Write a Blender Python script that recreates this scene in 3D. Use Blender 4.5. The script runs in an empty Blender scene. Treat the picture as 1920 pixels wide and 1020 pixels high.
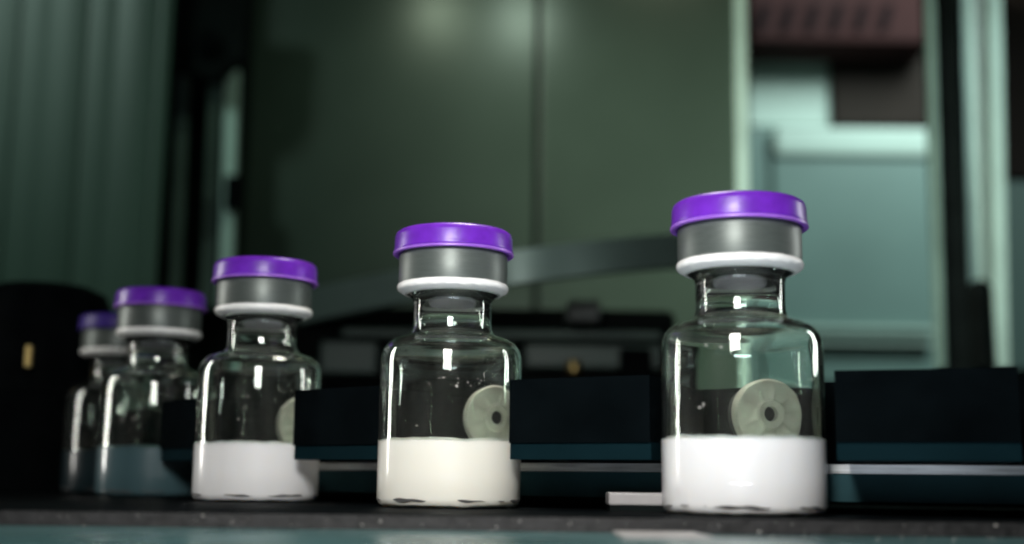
import bpy, bmesh, math, random
from mathutils import Vector, Matrix
random.seed(7)
R_ = math.radians
MM = 0.001
sc = bpy.context.scene
COL = sc.collection

# ------------------------------------------------------------------ camera
CH, PITCH, ROLL = 4.1, 0.1689, 0.0121           # height in mm, angles in radians
cam = bpy.data.cameras.new('camera')
cam.lens, cam.sensor_width = 43.125, 36.0
cam.clip_start, cam.clip_end = 0.005, 50
cam.dof.use_dof = True
cam.dof.focus_distance = 0.186
cam.dof.aperture_fstop = 13
camo = bpy.data.objects.new('camera', cam)
camo.location = (0, 0, CH * MM)
camo.rotation_euler = (Matrix.Rotation(math.pi / 2 + PITCH, 3, 'X') @ Matrix.Rotation(ROLL, 3, 'Z')).to_euler()
COL.objects.link(camo)
sc.camera = camo

# ------------------------------------------------------------------ world
w = bpy.data.worlds.new('World')
sc.world = w
w.use_nodes = True
w.node_tree.nodes['Background'].inputs[0].default_value = (0.30, 0.42, 0.38, 1)
w.node_tree.nodes['Background'].inputs[1].default_value = 0.025

# ------------------------------------------------------------------ lamps
def lamp(name, loc, to, size, power, col=(1, 1, 1), size_y=None, spread=180):
    l = bpy.data.lights.new(name, 'AREA')
    l.energy, l.color, l.size, l.spread = power, col, size * MM, R_(spread)
    if size_y:
        l.shape, l.size_y = 'RECTANGLE', size_y * MM
    o = bpy.data.objects.new(name, l)
    o.location = Vector(loc) * MM
    o.rotation_euler = (Vector(to) - Vector(loc)).to_track_quat('-Z', 'Y').to_euler()
    COL.objects.link(o)
    return o

lamp('front_lamp', (-20, 20, 90), (0, 185, 12), 42, 0.08, (1, 0.975, 0.94), spread=80)
lamp('low_lamp', (5, 62, -9), (0, 185, 20), 60, 0.08, (0.80, 0.88, 1.0), 12)
lamp('top_lamp', (10, 225, 170), (0, 188, 20), 40, 0.035, (1, 0.95, 0.84), spread=70)
lamp('rim_lamp', (-215, 270, 60), (-10, 190, 18), 7, 0.055, (1, 0.98, 0.92), 110, spread=120)  # unseen side strip, added to brighten the glass edges
lamp('rim_lamp', (205, 250, 60), (0, 185, 18), 7, 0.045, (0.97, 1, 0.97), 110, spread=120)  # its right-hand partner, likewise unseen and added for the glass edges
lamp('cabinet_lamp', (-430, 100, 500), (165, 690, 130), 160, 0.36, (0.95, 1, 0.84), spread=25)  # unseen narrow beam, added to brighten the right of the door
lamp('cabinet_lamp', (-520, 160, 560), (-320, 640, 190), 120, 0.17, (0.72, 1, 0.88), spread=60)  # unseen fill, added to brighten the strip screen and post
lamp('door_lamp', (-56, 560, 338), (-20, 705, 120), 24, 0.036, (0.80, 1, 0.72), spread=150)
lamp('door_lamp', (6, 560, 334), (10, 705, 120), 24, 0.062, (0.76, 1, 0.80), spread=150)
lamp('door_lamp', (110, 560, 400), (90, 705, 60), 60, 0.045, (0.95, 1, 0.70), spread=150)
lamp('room_lamp', (430, 300, 420), (270, 625, 90), 80, 0.07, (0.78, 1, 0.95), spread=45)  # unseen fill, added to brighten the metal uprights
lamp('room_lamp', (600, 900, 760), (560, 1500, 350), 300, 8.0, (0.78, 1, 0.95))

# ------------------------------------------------------------------ render settings
sc.view_settings.view_transform = 'Standard'
sc.view_settings.look = 'None'
sc.view_settings.exposure = 0
sc.view_settings.gamma = 1
sc.cycles.use_denoising = True
sc.cycles.max_bounces = 16
sc.cycles.transmission_bounces = 14
sc.cycles.transparent_max_bounces = 16
sc.cycles.sample_clamp_indirect = 40
sc.cycles.filter_width = 2.2

# ------------------------------------------------------------------ materials
def mat(name, col, rough=0.5, metal=0.0, noise=0.0, scale=60, spec=0.5, bump=0.0, coat=0.0, sss=0.0, stretch=None):
    m = bpy.data.materials.new(name)
    m.use_nodes = True
    nt = m.node_tree
    b = nt.nodes['Principled BSDF']
    b.inputs['Base Color'].default_value = (*col, 1)
    b.inputs['Roughness'].default_value = rough
    b.inputs['Metallic'].default_value = metal
    b.inputs['Specular IOR Level'].default_value = spec
    b.inputs['Coat Weight'].default_value = coat
    b.inputs['Coat Roughness'].default_value = 0.04
    if sss:
        b.inputs['Subsurface Weight'].default_value = sss
        b.inputs['Subsurface Radius'].default_value = (1, 0.9, 0.8)
        b.inputs['Subsurface Scale'].default_value = 0.002
    if noise or bump:
        tc = nt.nodes.new('ShaderNodeTexCoord')
        src = tc.outputs['Object']
        if stretch:
            mp = nt.nodes.new('ShaderNodeMapping')
            mp.inputs['Scale'].default_value = stretch
            nt.links.new(src, mp.inputs[0])
            src = mp.outputs[0]
        n = nt.nodes.new('ShaderNodeTexNoise')
        n.inputs['Scale'].default_value = scale
        n.inputs['Detail'].default_value = 5
        nt.links.new(src, n.inputs['Vector'])
        if noise:
            r = nt.nodes.new('ShaderNodeValToRGB')
            r.color_ramp.elements[0].position = 0.3
            r.color_ramp.elements[1].position = 0.7
            r.color_ramp.elements[0].color = (*[c * (1 - noise) for c in col], 1)
            r.color_ramp.elements[1].color = (*[min(1, c * (1 + noise)) for c in col], 1)
            nt.links.new(n.outputs[0], r.inputs[0])
            nt.links.new(r.outputs[0], b.inputs['Base Color'])
            mr = nt.nodes.new('ShaderNodeMapRange')
            mr.inputs['To Min'].default_value = max(0.02, rough * 0.75)
            mr.inputs['To Max'].default_value = min(1, rough * 1.25)
            nt.links.new(n.outputs[0], mr.inputs[0])
            nt.links.new(mr.outputs[0], b.inputs['Roughness'])
        if bump:
            bp = nt.nodes.new('ShaderNodeBump')
            bp.inputs['Strength'].default_value = bump
            bp.inputs['Distance'].default_value = 0.0005
            nt.links.new(n.outputs[0], bp.inputs['Height'])
            nt.links.new(bp.outputs[0], b.inputs['Normal'])
    return m

def glass_mat(name, col=(0.97, 1, 0.98)):
    m = bpy.data.materials.new(name)
    m.use_nodes = True
    nt = m.node_tree
    nt.nodes.clear()
    out = nt.nodes.new('ShaderNodeOutputMaterial')
    g = nt.nodes.new('ShaderNodeBsdfGlass')
    g.inputs['Color'].default_value = (*col, 1)
    g.inputs['IOR'].default_value = 1.5
    g.inputs['Roughness'].default_value = 0.0
    tc = nt.nodes.new('ShaderNodeTexCoord')
    n = nt.nodes.new('ShaderNodeTexNoise')
    n.inputs['Scale'].default_value = 160
    bp = nt.nodes.new('ShaderNodeBump')
    bp.inputs['Strength'].default_value = 0.12
    bp.inputs['Distance'].default_value = 0.0004
    nt.links.new(tc.outputs['Object'], n.inputs['Vector'])
    nt.links.new(n.outputs[0], bp.inputs['Height'])
    nt.links.new(bp.outputs[0], g.inputs['Normal'])
    d = nt.nodes.new('ShaderNodeBsdfDiffuse')
    d.inputs['Color'].default_value = (0.8, 0.78, 0.72, 1)
    mp = nt.nodes.new('ShaderNodeMapping')
    mp.inputs['Scale'].default_value = (300, 300, 60)
    n2 = nt.nodes.new('ShaderNodeTexNoise')
    n2.inputs['Scale'].default_value = 1.0
    mr = nt.nodes.new('ShaderNodeMapRange')
    mr.inputs['From Min'].default_value, mr.inputs['From Max'].default_value = 0.35, 0.75
    mr.inputs['To Min'].default_value, mr.inputs['To Max'].default_value = 0.002, 0.020
    mx = nt.nodes.new('ShaderNodeMixShader')
    nt.links.new(tc.outputs['Object'], mp.inputs[0])
    nt.links.new(mp.outputs[0], n2.inputs['Vector'])
    nt.links.new(n2.outputs[0], mr.inputs[0])
    nt.links.new(mr.outputs[0], mx.inputs[0])
    nt.links.new(g.outputs[0], mx.inputs[1])
    nt.links.new(d.outputs[0], mx.inputs[2])
    nt.links.new(mx.outputs[0], out.inputs[0])
    return m

M = {}
M['glass'] = glass_mat('vial_glass')
M['liquid'] = mat('milky_liquid', (0.86, 0.865, 0.87), 0.3, coat=0.5, sss=0.4)
M['cream'] = mat('cream_liquid', (0.86, 0.85, 0.765), 0.3, coat=0.5, sss=0.4)
M['murky'] = mat('murky_liquid', (0.06, 0.115, 0.13), 0.3, coat=1.0)  # grey-teal puts the faint light of a moving vial into the liquid colour
M['murky_dark'] = mat('dark_murky_liquid', (0.008, 0.018, 0.022), 0.3, coat=0.6)  # darker still, for the faintest exposed vial
M['purple'] = mat('purple_plastic', (0.14, 0.020, 0.43), 0.32, noise=0.16, scale=420, sss=0.15, bump=0.10)
M['purple_dim'] = mat('dull_violet_plastic', (0.035, 0.012, 0.20), 0.45, noise=0.06, scale=300)  # cap purple darkened to paint in its faint exposure
M['lip'] = mat('thin_lilac_plastic', (0.34, 0.13, 0.72), 0.35, sss=0.5)  # lighter lilac paints the lit lower edge of the cap
M['alu'] = mat('brushed_aluminium', (0.10, 0.118, 0.108), 0.42, 0.4, noise=0.10, scale=400, stretch=(1, 1, 12))
M['rim'] = mat('bright_crimp_edge', (0.90, 0.90, 0.87), 0.35, 0.0)  # near-white copy of the crimp metal, its lit look put into the colour
M['rubber'] = mat('grey_rubber', (0.30, 0.29, 0.33), 0.5, noise=0.1, scale=300)
M['wheel'] = mat('dark_polymer', (0.0022, 0.0036, 0.0043), 0.6, noise=0.35, scale=90, spec=0.06)
M['drum'] = mat('dark_teal_paint', (0.03, 0.085, 0.098), 0.6, noise=0.25, scale=70, spec=0.1)
M['flange'] = mat('teal_black_paint', (0.004, 0.014, 0.018), 0.5, noise=0.25, scale=70, spec=0.03)
M['flange'].node_tree.nodes['Principled BSDF'].inputs['IOR'].default_value = 1.1
M['steel'] = mat('worn_steel', (0.62, 0.64, 0.64), 0.35, 0.35, noise=0.3, scale=200, stretch=(0.7, 0.7, 9))
M['pearl'] = mat('pearly_plastic', (0.93, 0.82, 0.73), 0.45, noise=0.18, scale=260, bump=0.3)
M['film'] = mat('dried_film', (0.42, 0.41, 0.38), 0.3)
M['recess'] = mat('dark_recess', (0.07, 0.07, 0.07), 0.3)  # dark deck refracted in the vial base, painted as a colour
M['hole'] = mat('dark_bore', (0.01, 0.01, 0.01), 0.6)
M['grey_dark'] = mat('dark_grey_plastic', (0.10, 0.10, 0.095), 0.5, noise=0.15, scale=200)
M['black'] = mat('black_gloss', (0.003, 0.004, 0.0045), 0.45, noise=0.3, scale=120, spec=0.07)
M['blackm'] = mat('black_matt', (0.006, 0.008, 0.008), 0.65, noise=0.3, scale=50, spec=0.2)
M['ledge'] = mat('teal_ledge', (0.05, 0.12, 0.125), 0.28, noise=0.25, scale=45)
M['dusty'] = mat('dusty_edge', (0.018, 0.018, 0.019), 0.7, noise=0.6, scale=700, bump=0.6)
M['dust'] = mat('pale_dust', (0.6, 0.58, 0.55), 0.8)
M['white'] = mat('white_plastic', (0.34, 0.33, 0.33), 0.4, noise=0.12, scale=150)
M['panel'] = mat('green_panel_paint', (0.036, 0.055, 0.043), 0.30, noise=0.22, scale=6, spec=0.5)
M['curtain'] = mat('green_strip_vinyl', (0.050, 0.092, 0.070), 0.42, noise=0.12, scale=7, stretch=(3, 1, 0.4))
M['alu_teal'] = mat('teal_anodised', (0.50, 0.66, 0.61), 0.4, 0.3, noise=0.1, scale=30)
M['maroon'] = mat('maroon_paint', (0.036, 0.015, 0.0155), 0.8, noise=0.12, scale=12, spec=0.1)
M['maroon_dark'] = mat('dark_louvre', (0.008, 0.005, 0.006), 0.8, spec=0.05)
M['brown'] = mat('brown_grey_paint', (0.026, 0.019, 0.017), 0.8, noise=0.2, scale=10, spec=0.1)
M['pale'] = mat('pale_teal_panel', (0.42, 0.52, 0.47), 0.5, noise=0.12, scale=5)
M['mid'] = mat('teal_cover', (0.125, 0.195, 0.18), 0.45, noise=0.15, scale=5)
M['rail'] = mat('grey_green_rail', (0.21, 0.31, 0.28), 0.4, 0.2, noise=0.2, scale=20)
M['ridge'] = mat('dark_green_paint', (0.055, 0.095, 0.085), 0.5, noise=0.2, scale=20)
M['brass'] = mat('brass', (0.38, 0.29, 0.12), 0.35, 1.0)
M['slate'] = mat('slate_blue_block', (0.05, 0.062, 0.064), 0.5, noise=0.2, scale=40)

for _m in ('black', 'blackm'):
    M[_m].node_tree.nodes['Principled BSDF'].inputs['IOR'].default_value = 1.12

# ------------------------------------------------------------------ mesh helpers (input in millimetres)
def finish(name, bm, m, parent=None, smooth=True, ang=35, loc=None):
    bmesh.ops.recalc_face_normals(bm, faces=bm.faces[:])
    for v in bm.verts:
        v.co *= MM
    for f in bm.faces:
        f.smooth = smooth
    for e in bm.edges:
        if len(e.link_faces) == 2 and e.calc_face_angle(0) > R_(ang):
            e.smooth = False
    me = bpy.data.meshes.new(name)
    bm.to_mesh(me)
    bm.free()
    for mm in (m if isinstance(m, (list, tuple)) else [m]):
        me.materials.append(mm)
    o = bpy.data.objects.new(name, me)
    COL.objects.link(o)
    if parent:
        o.parent = parent
    if loc:
        o.location = Vector(loc) * MM
    return o

def box(bm, x0, x1, y0, y1, z0, z1, bev=0.0, rot=None):
    vs = [bm.verts.new((x, y, z)) for x in (x0, x1) for y in (y0, y1) for z in (z0, z1)]
    fs = [bm.faces.new([vs[i] for i in q]) for q in ((0, 1, 3, 2), (4, 6, 7, 5), (0, 4, 5, 1), (2, 3, 7, 6), (0, 2, 6, 4), (1, 5, 7, 3))]
    if bev:
        es = list({e for f in fs for e in f.edges})
        bmesh.ops.bevel(bm, geom=es, offset=bev, segments=2, affect='EDGES', profile=0.6)
    if rot:
        bmesh.ops.rotate(bm, verts=vs, cent=rot[0], matrix=rot[1])
    return bm

def lathe(bm, prof, n=72, axis=None, closed=False, jitter=None):
    rings = []
    for k, (r, z) in enumerate(prof):
        if r < 1e-6:
            rings.append([bm.verts.new((0, 0, z))])
        else:
            ring = []
            for i in range(n):
                a = 2 * math.pi * i / n
                dz = jitter(k, a) if jitter else 0
                ring.append(bm.verts.new((r * math.cos(a), r * math.sin(a), z + dz)))
            rings.append(ring)
    pairs = list(zip(rings, rings[1:]))
    if closed:
        pairs.append((rings[-1], rings[0]))
    for a, b in pairs:
        for i in range(n):
            j = (i + 1) % n
            if len(a) == 1 and len(b) == 1:
                continue
            if len(a) == 1:
                bm.faces.new((a[0], b[i], b[j]))
            elif len(b) == 1:
                bm.faces.new((a[i], a[j], b[0]))
            else:
                bm.faces.new((a[i], a[j], b[j], b[i]))
    return bm

def arc(bm, cx, cy, r0, r1, a0, a1, z0, z1, n=40, bev=0.0):
    rows = []
    for i in range(n + 1):
        a = R_(a0 + (a1 - a0) * i / n)
        c, s = math.cos(a), math.sin(a)
        rows.append([bm.verts.new((cx + r * c, cy + r * s, z)) for r, z in ((r0, z0), (r1, z0), (r1, z1), (r0, z1))])
    fs = []
    for p, q in zip(rows, rows[1:]):
        for k in range(4):
            fs.append(bm.faces.new((p[k], p[(k + 1) % 4], q[(k + 1) % 4], q[k])))
    fs.append(bm.faces.new(rows[0]))
    fs.append(bm.faces.new(rows[-1][::-1]))
    if bev:
        es = [e for f in fs for e in f.edges if e.is_valid and len(e.link_faces) == 2 and e.calc_face_angle(0) > R_(50)]
        bmesh.ops.bevel(bm, geom=list(set(es)), offset=bev, segments=2, affect='EDGES', profile=0.5)
    return bm

def tube(bm, pts, r, n=10):
    pts = [Vector(p) for p in pts]
    rings = []
    for i, p in enumerate(pts):
        d = (pts[min(i + 1, len(pts) - 1)] - pts[max(i - 1, 0)]).normalized()
        u = d.orthogonal().normalized() if abs(d.z) > 0.9 else d.cross(Vector((0, 0, 1))).normalized()
        v = d.cross(u)
        rings.append([bm.verts.new(p + r * (math.cos(2 * math.pi * k / n) * u + math.sin(2 * math.pi * k / n) * v)) for k in range(n)])
    for a, b in zip(rings, rings[1:]):
        for k in range(n):
            bm.faces.new((a[k], a[(k + 1) % n], b[(k + 1) % n], b[k]))
    bm.faces.new(rings[0]); bm.faces.new(rings[-1][::-1])
    return bm

def tag(o, label=None, cat=None, group=None, kind=None):
    for k, v in (('label', label), ('category', cat), ('group', group), ('kind', kind)):
        if v:
            o[k] = v
    return o

def thing(name, label, cat, loc=(0, 0, 0), group=None, rz=0):
    o = bpy.data.objects.new(name, None)
    o.empty_display_size = 0.005
    o.location = Vector(loc) * MM
    o.rotation_euler = (0, 0, rz)
    COL.objects.link(o)
    return tag(o, label, cat, group)

# the lens looks along a known direction: where does a sight line meet the upright plane at depth Y?
_c, _s = math.cos(PITCH), math.sin(PITCH)
_F = Vector((0, _c, _s)); _U0 = Vector((0, -_s, _c)); _X0 = Vector((1, 0, 0))
_RX = math.cos(ROLL) * _X0 + math.sin(ROLL) * _U0
_UP = -math.sin(ROLL) * _X0 + math.cos(ROLL) * _U0
def at(px, py, Y):
    d = _F + _RX * ((px - 960) / 2300) + _UP * ((510 - py) / 2300)
    k = Y / d.y
    return Vector((d.x * k, Y, CH + d.z * k))
def span(x0, x1, y0, y1, Y):
    """metric extents (x0, x1, z_low, z_high) of a rectangle seen at depth Y"""
    ym, xm = (y0 + y1) / 2, (x0 + x1) / 2
    return at(x0, ym, Y).x, at(x1, ym, Y).x, at(xm, y1, Y).z, at(xm, y0, Y).z
def block(name, px, Y, depth, m, parent=None, bev=1.0):
    x0, x1, z0, z1 = span(*px, Y)
    c = Vector(((x0 + x1) / 2, Y + depth / 2, z0))
    bm = bmesh.new()
    box(bm, x0 - c.x, x1 - c.x, -depth / 2, depth / 2, 0, z1 - z0, bev)
    base = parent.location / MM if parent else Vector((0, 0, 0))
    return finish(name, bm, m, parent, loc=c - base, ang=6)

# ------------------------------------------------------------------ setting: deck and front ledge
bm = bmesh.new(); box(bm, -700, 700, 150, 1000, -12, 0, 0.25)
tag(finish('machine_deck', bm, M['black']), kind='structure')
bm = bmesh.new(); box(bm, -300, 300, 149.2, 149.95, -1.75, -0.12)
tag(finish('deck_edge', bm, M['dusty']), kind='structure')
bm = bmesh.new(); box(bm, -300, 300, 96, 149.9, -3.4, -1.8, 0.2)
tag(finish('front_ledge', bm, M['ledge']), kind='structure')
bm = bmesh.new(); box(bm, -2500, 2500, 2600, 2650, -400, 2600)
tag(finish('room_wall', bm, M['blackm']), kind='structure')
bm = bmesh.new(); box(bm, -2500, 2500, -500, 2590, -450, -402)
tag(finish('floor', bm, M['blackm']), kind='structure')

# dust specks lying on the front edge of the deck
bm = bmesh.new()
for i in range(90):
    x = random.uniform(-62, 62); r = random.choice((0.04, 0.05, 0.06, 0.10)) * random.uniform(0.7, 1.5)
    y, z = (149.1, random.uniform(-1.5, -0.3)) if random.random() < 0.65 else (random.uniform(140, 148), -1.78)
    res = bmesh.ops.create_icosphere(bm, subdivisions=1, radius=r)
    bmesh.ops.scale(bm, verts=res['verts'], vec=(random.uniform(0.8, 1.8), 1, 0.8))
    bmesh.ops.translate(bm, verts=res['verts'], vec=(x, y, z))
tag(finish('dust', bm, M['dust']), kind='stuff')

# ------------------------------------------------------------------ star wheel that carries the vials
WX, WY, PITCHDEG = 133.0, 398.0, 10.95
A3 = -113.9
wheel = thing('star_wheel', 'dark toothed star wheel with a thin bright steel strip running behind the vials', 'star wheel', (WX, WY, 0))
M['wheel'].node_tree.nodes['Principled BSDF'].inputs['IOR'].default_value = 1.04
bm = bmesh.new(); arc(bm, 0, 0, 150, 229, -178, -58, 7.2, 19.4, 90, 0.3)
finish('wheel_plate', bm, M['wheel'], wheel)
bm = bmesh.new(); arc(bm, 0, 0, 170, 237.2, -178, -58, 1.8, 5.7, 90, 0.2)
finish('drum', bm, M['drum'], wheel)
bm = bmesh.new(); arc(bm, 0, 0, 180, 237.5, -178, -58, 5.75, 7.0, 90, 0.15)
finish('steel_strip', bm, M['steel'], wheel)
bm = bmesh.new(); arc(bm, 0, 0, 60, 150.0, -178, -58, 0.02, 2.5, 60)
finish('hub_base', bm, M['blackm'], wheel)
for k in range(-2, 5):
    ac = A3 - PITCHDEG * (k - 0.5)
    bm = bmesh.new(); arc(bm, 0, 0, 228.5, 252, ac - (2.52 if k != 2 else 2.15), ac + 2.62, 9.7, 19.1, 8, 0.9)
    finish('tooth', bm, M['wheel'], wheel, ang=6)
    bm = bmesh.new(); arc(bm, 0, 0, 229.5, 251.6, ac - (2.52 if k != 2 else 2.15), ac + 2.62, 7.3, 9.75, 8, 0.3)
    finish('tooth_flange', bm, M['flange'], wheel)

def on_wheel(k, r=249.2):
    a = R_(A3 - PITCHDEG * k)
    return Vector((WX + r * math.cos(a), WY + r * math.sin(a), 0))

# ------------------------------------------------------------------ vials
lathe0 = lathe
def wob(seed):
    rr = random.Random(seed)
    ph = [(rr.uniform(0, 6.28), n, rr.uniform(0.04, 0.13)) for n in (3, 5, 8, 13, 21)]
    return lambda a: sum(A * math.sin(n * a + p) for p, n, A in ph)

def make_vial(k, label, liquid, cap, top=10.25):
    t = thing('vial', label, 'vial', on_wheel(k), 'capped glass vials on the star wheel', rz=random.uniform(0, 6.28))
    # glass: one closed shell, thick heel, rounded shoulder, neck and lip
    R = 11.15
    lathe = lambda bm, prof, *a, **kw: lathe0(bm, [(r, z if z < 11 else 11 + (z - 11) * 1.022) for r, z in prof], *a, **kw)
    upper = [(R, top - 0.25), (R, 14), (R, 19), (R, 22.3), (R - 0.1, 23.3), (R - 0.45, 24.2), (R - 1.05, 25.0), (R - 1.9, 25.6), (8.2, 25.95), (7.2, 26.25), (6.6, 26.75),
             (6.28, 27.5), (6.2, 28.4), (6.2, 31.2), (6.35, 32.0), (6.9, 32.5), (7.9, 32.85), (8.2, 33.4), (8.2, 36.3), (7.9, 36.6),
             (4.6, 36.6), (4.4, 36.2), (4.7, 32.6), (5.6, 31.8), (5.72, 28.2), (5.85, 27.1), (6.2, 26.2), (7.1, 25.6), (8.4, 25.2), (9.9, 24.55), (10.35, 23.6), (R - 0.55, 22.3),
             (R - 0.55, 14), (R - 0.55, top - 0.25)]
    heel = [(0, 0.75), (5, 0.5), (8.2, 0.2), (9.2, 0.02), (9.9, 0.08), (9.9, 0.3), (8.6, 0.7), (5, 0.95), (0, 1.0)]
    bm = bmesh.new(); lathe(bm, upper, 96, closed=True); lathe(bm, heel, 96)
    finish('glass_body', bm, M['glass'], t, ang=70)
    # milk-white liquid seen through the clear wall: optically it fills the glass to its outside face; wavy lower edge
    wv = wob(31 + k)
    prof = [(0, 1.75), (5, 1.7), (9.2, 0.5), (10.2, 0.16), (10.85, 0.55), (11.12, 1.3), (11.14, 5), (11.14, top - 0.5), (11.14, top - 0.27), (10.65, top - 0.25), (10.5, top + 0.12), (9.9, top - 0.12), (6, top - 0.2), (0, top - 0.2)]
    bm = bmesh.new(); lathe(bm, prof, 96, jitter=lambda i, a: wv(a) * (0.3 if i in (3, 4) else 0.45 if i in (8, 9, 10) else 0.0))
    finish('liquid', bm, liquid, t, ang=60)
    # dark uneven ring painted in for the deck refracted by the foot of the wall
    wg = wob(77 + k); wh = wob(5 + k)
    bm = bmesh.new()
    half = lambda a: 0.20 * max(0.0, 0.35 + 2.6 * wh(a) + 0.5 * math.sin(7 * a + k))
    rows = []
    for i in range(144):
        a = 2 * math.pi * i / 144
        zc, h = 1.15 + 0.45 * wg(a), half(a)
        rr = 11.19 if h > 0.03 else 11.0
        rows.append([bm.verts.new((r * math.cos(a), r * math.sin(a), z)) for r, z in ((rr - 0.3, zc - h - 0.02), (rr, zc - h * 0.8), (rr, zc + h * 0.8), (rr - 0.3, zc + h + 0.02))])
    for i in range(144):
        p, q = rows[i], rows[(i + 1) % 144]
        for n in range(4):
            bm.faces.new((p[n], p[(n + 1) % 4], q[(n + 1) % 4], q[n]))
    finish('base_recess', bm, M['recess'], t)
    # rubber stopper: plug in the neck
    bm = bmesh.new(); lathe(bm, [(0, 32.2), (2.6, 32.0), (3.9, 32.3), (4.25, 33.0), (4.3, 36.9), (7.9, 36.95), (8.0, 38.4), (7.7, 38.8), (0, 38.8)], 48)
    finish('stopper', bm, M['rubber'], t)
    # aluminium crimp collar and its rolled edge
    bm = bmesh.new(); lathe(bm, [(8.3, 33.9), (8.56, 33.95), (8.68, 35.0), (8.68, 38.5), (8.5, 39.0), (7.8, 39.2), (0, 39.2), (0, 39.0), (8.2, 38.9), (8.3, 38)], 80, jitter=lambda i, a: 0.06 * wv(a * 2) if i < 3 else 0)
    finish('crimp_collar', bm, M['alu'], t)
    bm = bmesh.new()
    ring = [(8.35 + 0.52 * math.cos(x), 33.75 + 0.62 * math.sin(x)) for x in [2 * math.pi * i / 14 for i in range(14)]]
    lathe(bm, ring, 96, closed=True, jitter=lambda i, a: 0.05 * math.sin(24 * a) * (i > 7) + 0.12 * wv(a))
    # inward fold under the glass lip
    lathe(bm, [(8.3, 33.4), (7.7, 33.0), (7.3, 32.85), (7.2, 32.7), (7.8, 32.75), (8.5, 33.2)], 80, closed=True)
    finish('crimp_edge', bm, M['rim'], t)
    # dried droplets and flecks on the wall facing out
    rr = random.Random(400 + k)
    face = math.atan2(-t.location.y, -t.location.x) - t.rotation_euler.z
    bm = bmesh.new()
    for i in range(16 if k == 1 else 9):
        a = face + (rr.uniform(-0.30, 0.45) if k == 1 and i < 11 else rr.uniform(-1.2, 1.2))
        z = rr.gauss(18.6, 0.35) if k == 1 and i < 11 else rr.uniform(11.5, 23)
        d = rr.uniform(0.08, 0.17)
        res = bmesh.ops.create_icosphere(bm, subdivisions=1, radius=d)
        bmesh.ops.scale(bm, verts=res['verts'], vec=(0.25, rr.uniform(0.6, 1.9), rr.uniform(0.5, 1.0)))
        bmesh.ops.rotate(bm, verts=res['verts'], cent=(0, 0, 0), matrix=Matrix.Rotation(a, 3, 'Z'))
        bmesh.ops.translate(bm, verts=res['verts'], vec=(R * math.cos(a), R * math.sin(a), z))
    finish('droplets', bm, M['film'], t)
    # flip-off cap
    bm = bmesh.new()
    lathe(bm, [(0, 39.25), (8.9, 39.25), (9.3, 39.25), (9.5, 39.35), (9.55, 39.5), (9.5, 39.8), (9.45, 40.1), (9.4, 41.6), (9.2, 42.2), (8.7, 42.55), (7.9, 42.65), (0, 42.6)], 80)
    finish('flip_cap', bm, cap, t, ang=50)
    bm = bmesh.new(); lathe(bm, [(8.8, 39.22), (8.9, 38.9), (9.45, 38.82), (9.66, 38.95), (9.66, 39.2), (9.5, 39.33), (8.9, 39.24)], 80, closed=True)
    finish('cap_lip', bm, M['lip'] if cap == M['purple'] else cap, t, ang=50)  # lip coloured lighter to paint the lit cap edge
    return t

make_vial(0, 'nearest and largest purple-capped vial with bluish white liquid, right of the others', M['liquid'], M['purple'])
make_vial(1, 'purple-capped vial with cream-coloured liquid, in the middle of the picture', M['cream'], M['purple'])
make_vial(2, 'purple-capped vial with pure white liquid, left of the cream-filled vial', M['liquid'], M['purple'])
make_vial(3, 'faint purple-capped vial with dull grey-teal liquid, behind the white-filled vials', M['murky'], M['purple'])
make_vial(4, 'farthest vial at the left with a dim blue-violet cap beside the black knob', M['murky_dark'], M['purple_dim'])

# ------------------------------------------------------------------ rollers behind the vials
def roller(px, py, Y, rpx, label, rz, rx):
    p = at(px, py, Y); r = rpx / 2300 * Y
    t = thing('roller', label, 'roller', p, 'pearly rollers behind the vials', rz)
    def turn(bm, dy=0):
        bmesh.ops.rotate(bm, verts=bm.verts[:], cent=(0, 0, 0), matrix=Matrix.Rotation(math.pi / 2 + rx, 3, 'X'))
        return bm
    bm = bmesh.new()
    n = 64
    lathe(bm, [(r * 0.20, 0.0), (r * 0.36, 0.35), (r * 0.42, -0.4), (r * 0.76, -0.35), (r * 0.84, 0.1), (r * 0.95, 0.1), (r, -0.4), (r, -1.8), (r * 0.9, -2.2), (r * 0.2, -2.2)], n, closed=True,
          jitter=lambda i, a: (0.35 * max(0, math.cos(9 * a)) ** 2 if i in (2, 3) else 0))
    finish('disc', turn(bm), M['pearl'], t, ang=50)
    bm = bmesh.new(); lathe(bm, [(0, -1.2), (r * 0.195, -1.2), (r * 0.195, -2.0), (0, -2.0)], 24)
    finish('bore', turn(bm), M['hole'], t)
    bm = bmesh.new(); lathe(bm, [(0, -2.25), (r * 0.86, -2.25), (r * 0.92, -2.8), (r * 0.92, -4.4), (r * 0.7, -4.9), (0, -4.9)], 48)
    finish('housing', turn(bm), M['grey_dark'], t)
    return t
roller(1449, 776, 184.5, 74, 'whole pearly roller with a dark centre hole, behind the nearest vial', R_(12), 0)
roller(940, 782, 207.5, 68, 'pearly roller with a centre hole, half seen behind the cream-filled vial', R_(14), 0)
roller(582, 795, 236.5, 60, 'thin slice of a pearly roller behind the white-filled left vial', R_(16), 0)

# ------------------------------------------------------------------ small white block and its painted reflection on the ledge
t = thing('spacer_block', 'small white spacer block on the black deck between the two largest vials', 'block', (18, 181, 0))
bm = bmesh.new(); box(bm, -3.8, 4.6, -3, 3, 0.9, 2.7, 0.3)
finish('block_top', bm, M['white'], t, ang=6)
bm = bmesh.new(); box(bm, -3.6, 4.4, -2.7, 2.7, 0.01, 0.9)
finish('block_foot', bm, M['blackm'], t)
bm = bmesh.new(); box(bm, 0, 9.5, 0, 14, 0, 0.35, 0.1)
tag(finish('marker_plate', bm, M['white'], loc=(12, 132, -1.79)), 'thin pale plate lying on the front ledge below the white block', 'plate')  # mirror image of the block, built as a pale flat box

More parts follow.
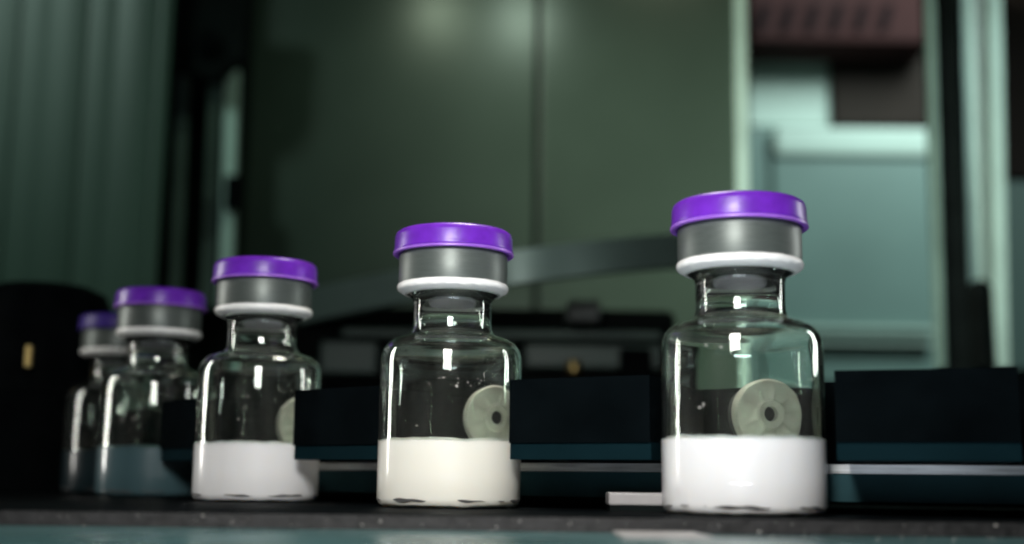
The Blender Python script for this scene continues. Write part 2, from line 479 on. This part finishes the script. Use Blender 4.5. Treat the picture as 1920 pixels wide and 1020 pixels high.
# ------------------------------------------------------------------ enclosure: left strip screen
t = thing('strip_screen', 'dark green screen of broad overlapping vinyl strips at the far left', 'screen', (-270, 640, 0))
edges = [-70, 10, 75, 140, 205, 275, 300]
for i, (a, b) in enumerate(zip(edges, edges[1:])):
    x0, x1 = at(a, 300, 640).x + 270, at(b, 300, 640).x + 270
    bm = bmesh.new()
    n = 10
    rows = []
    for j in range(n + 1):
        u = j / n
        x = x0 + (x1 - x0) * u + 2 * (u - 0.5)
        y = -0.8 * math.sin(math.pi * u) + (1.6 if i % 2 else 0)
        rows.append([bm.verts.new((x, y + d, z)) for d, z in ((0, 0.5), (2, 0.5), (2, 330), (0, 330))])
    for p, q in zip(rows, rows[1:]):
        for k in range(4):
            bm.faces.new((p[k], p[(k + 1) % 4], q[(k + 1) % 4], q[k]))
    bm.faces.new(rows[0]); bm.faces.new(rows[-1][::-1])
    finish('vinyl_strip', bm, M['curtain'], t)

# ------------------------------------------------------------------ enclosure: door post and black arm
t = thing('door_post', 'black door post with pale teal edge strips and a small black latch', 'post', at(370, 560, 690) * 1.0)
block('post_body', (296, 452, -60, 700), 690, 30, M['blackm'], t)
def lean_bar(name, a, b, wpx, Y, depth, m, parent=None):
    p, q = at(*a, Y), at(*b, Y); hw = wpx / 2300 * Y / 2
    bm = bmesh.new()
    base = parent.location / MM if parent else Vector((0, 0, 0))
    vs = []
    for c in (p, q):
        for dx, dy in ((-hw, 0), (hw, 0), (hw, depth), (-hw, depth)):
            vs.append(bm.verts.new((c.x + dx - base.x, c.y + dy - base.y, c.z - base.z)))
    for k in range(4):
        bm.faces.new((vs[k], vs[(k + 1) % 4], vs[4 + (k + 1) % 4], vs[4 + k]))
    bm.faces.new(vs[:4][::-1]); bm.faces.new(vs[4:])
    return finish(name, bm, m, parent)
lean_bar('edge_strip', (434, 128), (420, 575), 22, 676, 8, M['alu_teal'], t)
lean_bar('edge_strip', (405, 160), (388, 575), 26, 680, 8, M['rail'], t)
lean_bar('edge_strip', (342, 130), (324, 575), 14, 680, 8, M['rail'], t)
lean_bar('latch', (434, 328), (432, 392), 24, 670, 5, M['black'], t)
t = thing('hinge_arm', 'black hinge arm slanting across the top of the door post', 'arm', at(360, 100, 660))
p = at(300, -40, 660)
x0, z1 = p.x, p.z + 10
bm = bmesh.new()
pts = [at(286, -40, 655), at(460, -40, 655), at(446, 108, 655), at(400, 150, 655), at(340, 128, 655), at(290, 120, 655)]
f0 = [bm.verts.new(v - t.location / MM) for v in pts]; f1 = [bm.verts.new(v - t.location / MM + Vector((0, 12, 0))) for v in pts]
bm.faces.new(f0); bm.faces.new(f1[::-1])
for i in range(6):
    bm.faces.new((f0[i], f0[(i + 1) % 6], f1[(i + 1) % 6], f1[i]))
finish('arm_plate', bm, M['blackm'], t)
block('pin', (370, 402, 58, 92), 648, 6, M['black'], t)

# ------------------------------------------------------------------ enclosure: green glass doors with a seam
t = thing('cabinet_door', 'two-leaf dark green glossy cabinet door with a dark centre seam', 'door', at(915, 560, 705))
block('door_leaf', (452, 1001, -80, 700), 705, 14, M['panel'], t, bev=0.3)
block('door_leaf', (1013, 1384, -80, 700), 705, 14, M['panel'], t, bev=0.3)
block('seam_seal', (1000.5, 1013.5, -80, 700), 708, 9, M['blackm'], t, bev=0)
lean_bar('edge_strip', (1388, -20), (1398, 690), 20, 702, 14, M['alu_teal'], t)

# ------------------------------------------------------------------ machinery at the right, beyond the door
Y = 1300
t = thing('machine_hood', 'maroon machine hood with slanted dark louvres, top right', 'hood', at(1570, 75, Y))
block('hood_shell', (1404, 1752, -90, 78), Y, 120, M['maroon'], t, bev=6)
for i in range(6):
    lean_bar('louvre', (1438 + i * 46, 8), (1424 + i * 46, 56), 20, Y - 3, 6, M['maroon_dark'], t)
tag(block('control_box', (1560, 1748, 84, 236), Y + 60, 100, M['brown'], bev=3), 'dark brown-grey control box under the maroon hood', 'box')
tag(block('side_panel', (1402, 1556, 92, 238), Y + 70, 30, M['pale'], bev=3), 'upright pale teal panel left of the brown control box', 'panel')
t = thing('machine_cover', 'wide pale teal machine cover with a bright top edge, behind the nearest vial', 'cover', at(1590, 700, Y))
block('cover_lip', (1452, 1752, 238, 292), Y - 6, 60, M['pale'], t, bev=6)
block('cover_front', (1452, 1752, 292, 720), Y, 60, M['mid'], t, bev=3)
block('cover_side', (1400, 1446, 240, 720), Y + 6, 50, M['mid'], t, bev=3)
block('groove', (1446, 1454, 238, 720), Y + 20, 10, M['rail'], t, bev=0)
block('trim_rail', (1452, 1752, 612, 619), Y - 12, 10, M['pale'], t, bev=0)
block('trim_rail', (1452, 1752, 638, 643), Y - 12, 10, M['pale'], t, bev=0)

# right-hand guard: black post and metal uprights
Y = 620
t = thing('guard_post', 'black guard post with pale metal uprights at the right edge', 'post', at(1830, 690, Y))
lean_bar('post_body', (1768, -40), (1800, 700), 50, Y, 16, M['blackm'], t)
lean_bar('upright', (1815, -40), (1836, 690), 26, Y + 6, 8, M['alu_teal'], t)
lean_bar('upright', (1838, -40), (1858, 690), 16, Y + 14, 8, M['steel'], t)
lean_bar('upright', (1866, -40), (1880, 690), 24, Y + 8, 8, M['alu_teal'], t)
lean_bar('upright', (1747, -40), (1768, 690), 8, Y - 4, 8, M['rail'], t)
lean_bar('back_plate', (1905, -40), (1925, 330), 76, Y + 30, 8, M['brown'], t)
lean_bar('back_plate', (1915, 340), (1935, 690), 100, Y + 30, 8, M['mid'], t)
p = at(1845, 690, 560)
bm = bmesh.new(); lathe(bm, [(0, 0), (5.6, 0), (5.6, 34), (5.0, 38), (3.2, 40.5), (0, 41)], 32)
tag(finish('stop_knob', bm, M['blackm'], loc=(p.x, 560, at(1845, 690, 560).z)), 'round-topped black knob in front of the metal uprights at right', 'knob')

# ------------------------------------------------------------------ machinery across the middle, behind the wheel
Y = 430
t = thing('guide_rail', 'grey-green curved guide rail sloping up behind the vial caps', 'rail', (0, Y, 0))  # solid band put in for the grey streak of the moving collars
bm = bmesh.new()
rows = []
for i in range(33):
    u = i / 32
    px = 560 + (1400 - 560) * u
    yt = 545 - 112 * (1 - (1 - u) ** 1.7)
    yb = yt + 62
    a = at(px, yt, Y - 60 * math.sin(math.pi * u)); b = at(px, yb, Y - 60 * math.sin(math.pi * u))
    rows.append([bm.verts.new(v - Vector((0, Y, 0))) for v in (a, b, b + Vector((0, 5, 0)), a + Vector((0, 5, 0)))])
for p, q in zip(rows, rows[1:]):
    for k in range(4):
        bm.faces.new((p[k], p[(k + 1) % 4], q[(k + 1) % 4], q[k]))
bm.faces.new(rows[0]); bm.faces.new(rows[-1][::-1])
finish('rail_band', bm, M['rail'], t)

t = thing('drive_housing', 'low black drive housing with grey-green ridges between the vials', 'housing', at(900, 700, Y))
block('housing_body', (440, 1270, 575, 730), Y + 10, 60, M['blackm'], t, bev=4)
block('ridge', (640, 1240, 618, 634), Y + 4, 10, M['ridge'], t)
block('ridge', (985, 1240, 646, 690), Y + 2, 10, M['ridge'], t)
block('ridge', (600, 705, 640, 700), Y + 2, 10, M['ridge'], t)
block('clamp_block', (1064, 1126, 562, 602), Y - 8, 18, M['slate'], t)
block('clamp_block', (1164, 1222, 652, 712), Y - 6, 12, M['black'], t)
p = at(1076, 690, Y - 8)
bm = bmesh.new(); lathe(bm, [(0, -2.5), (2.4, -2.5), (2.8, -1.8), (2.8, 1.8), (2.4, 2.5), (0, 2.5)], 20)
finish('screw_head', bm, M['brass'], t, loc=p - t.location / MM)

# ------------------------------------------------------------------ lower left: black knob with a brass pin
p = at(70, 740, 330)
t = thing('adjuster_knob', 'large round-topped black knob with a brass pin, lower left', 'knob', (p.x, 330, 0))
bm = bmesh.new(); lathe(bm, [(0, 0.05), (19, 0.05), (19, 24), (17.5, 25), (17.5, 49), (16, 52.5), (12, 54.4), (0, 55)], 64)
finish('knob_body', bm, M['black'], t)
q = at(55, 668, 308)
bm = bmesh.new(); tube(bm, [(0, 0, -2.6), (0, 0, 2.6)], 1.0, 16)
finish('pin', bm, M['brass'], t, loc=q - Vector((p.x, 330, 0)))
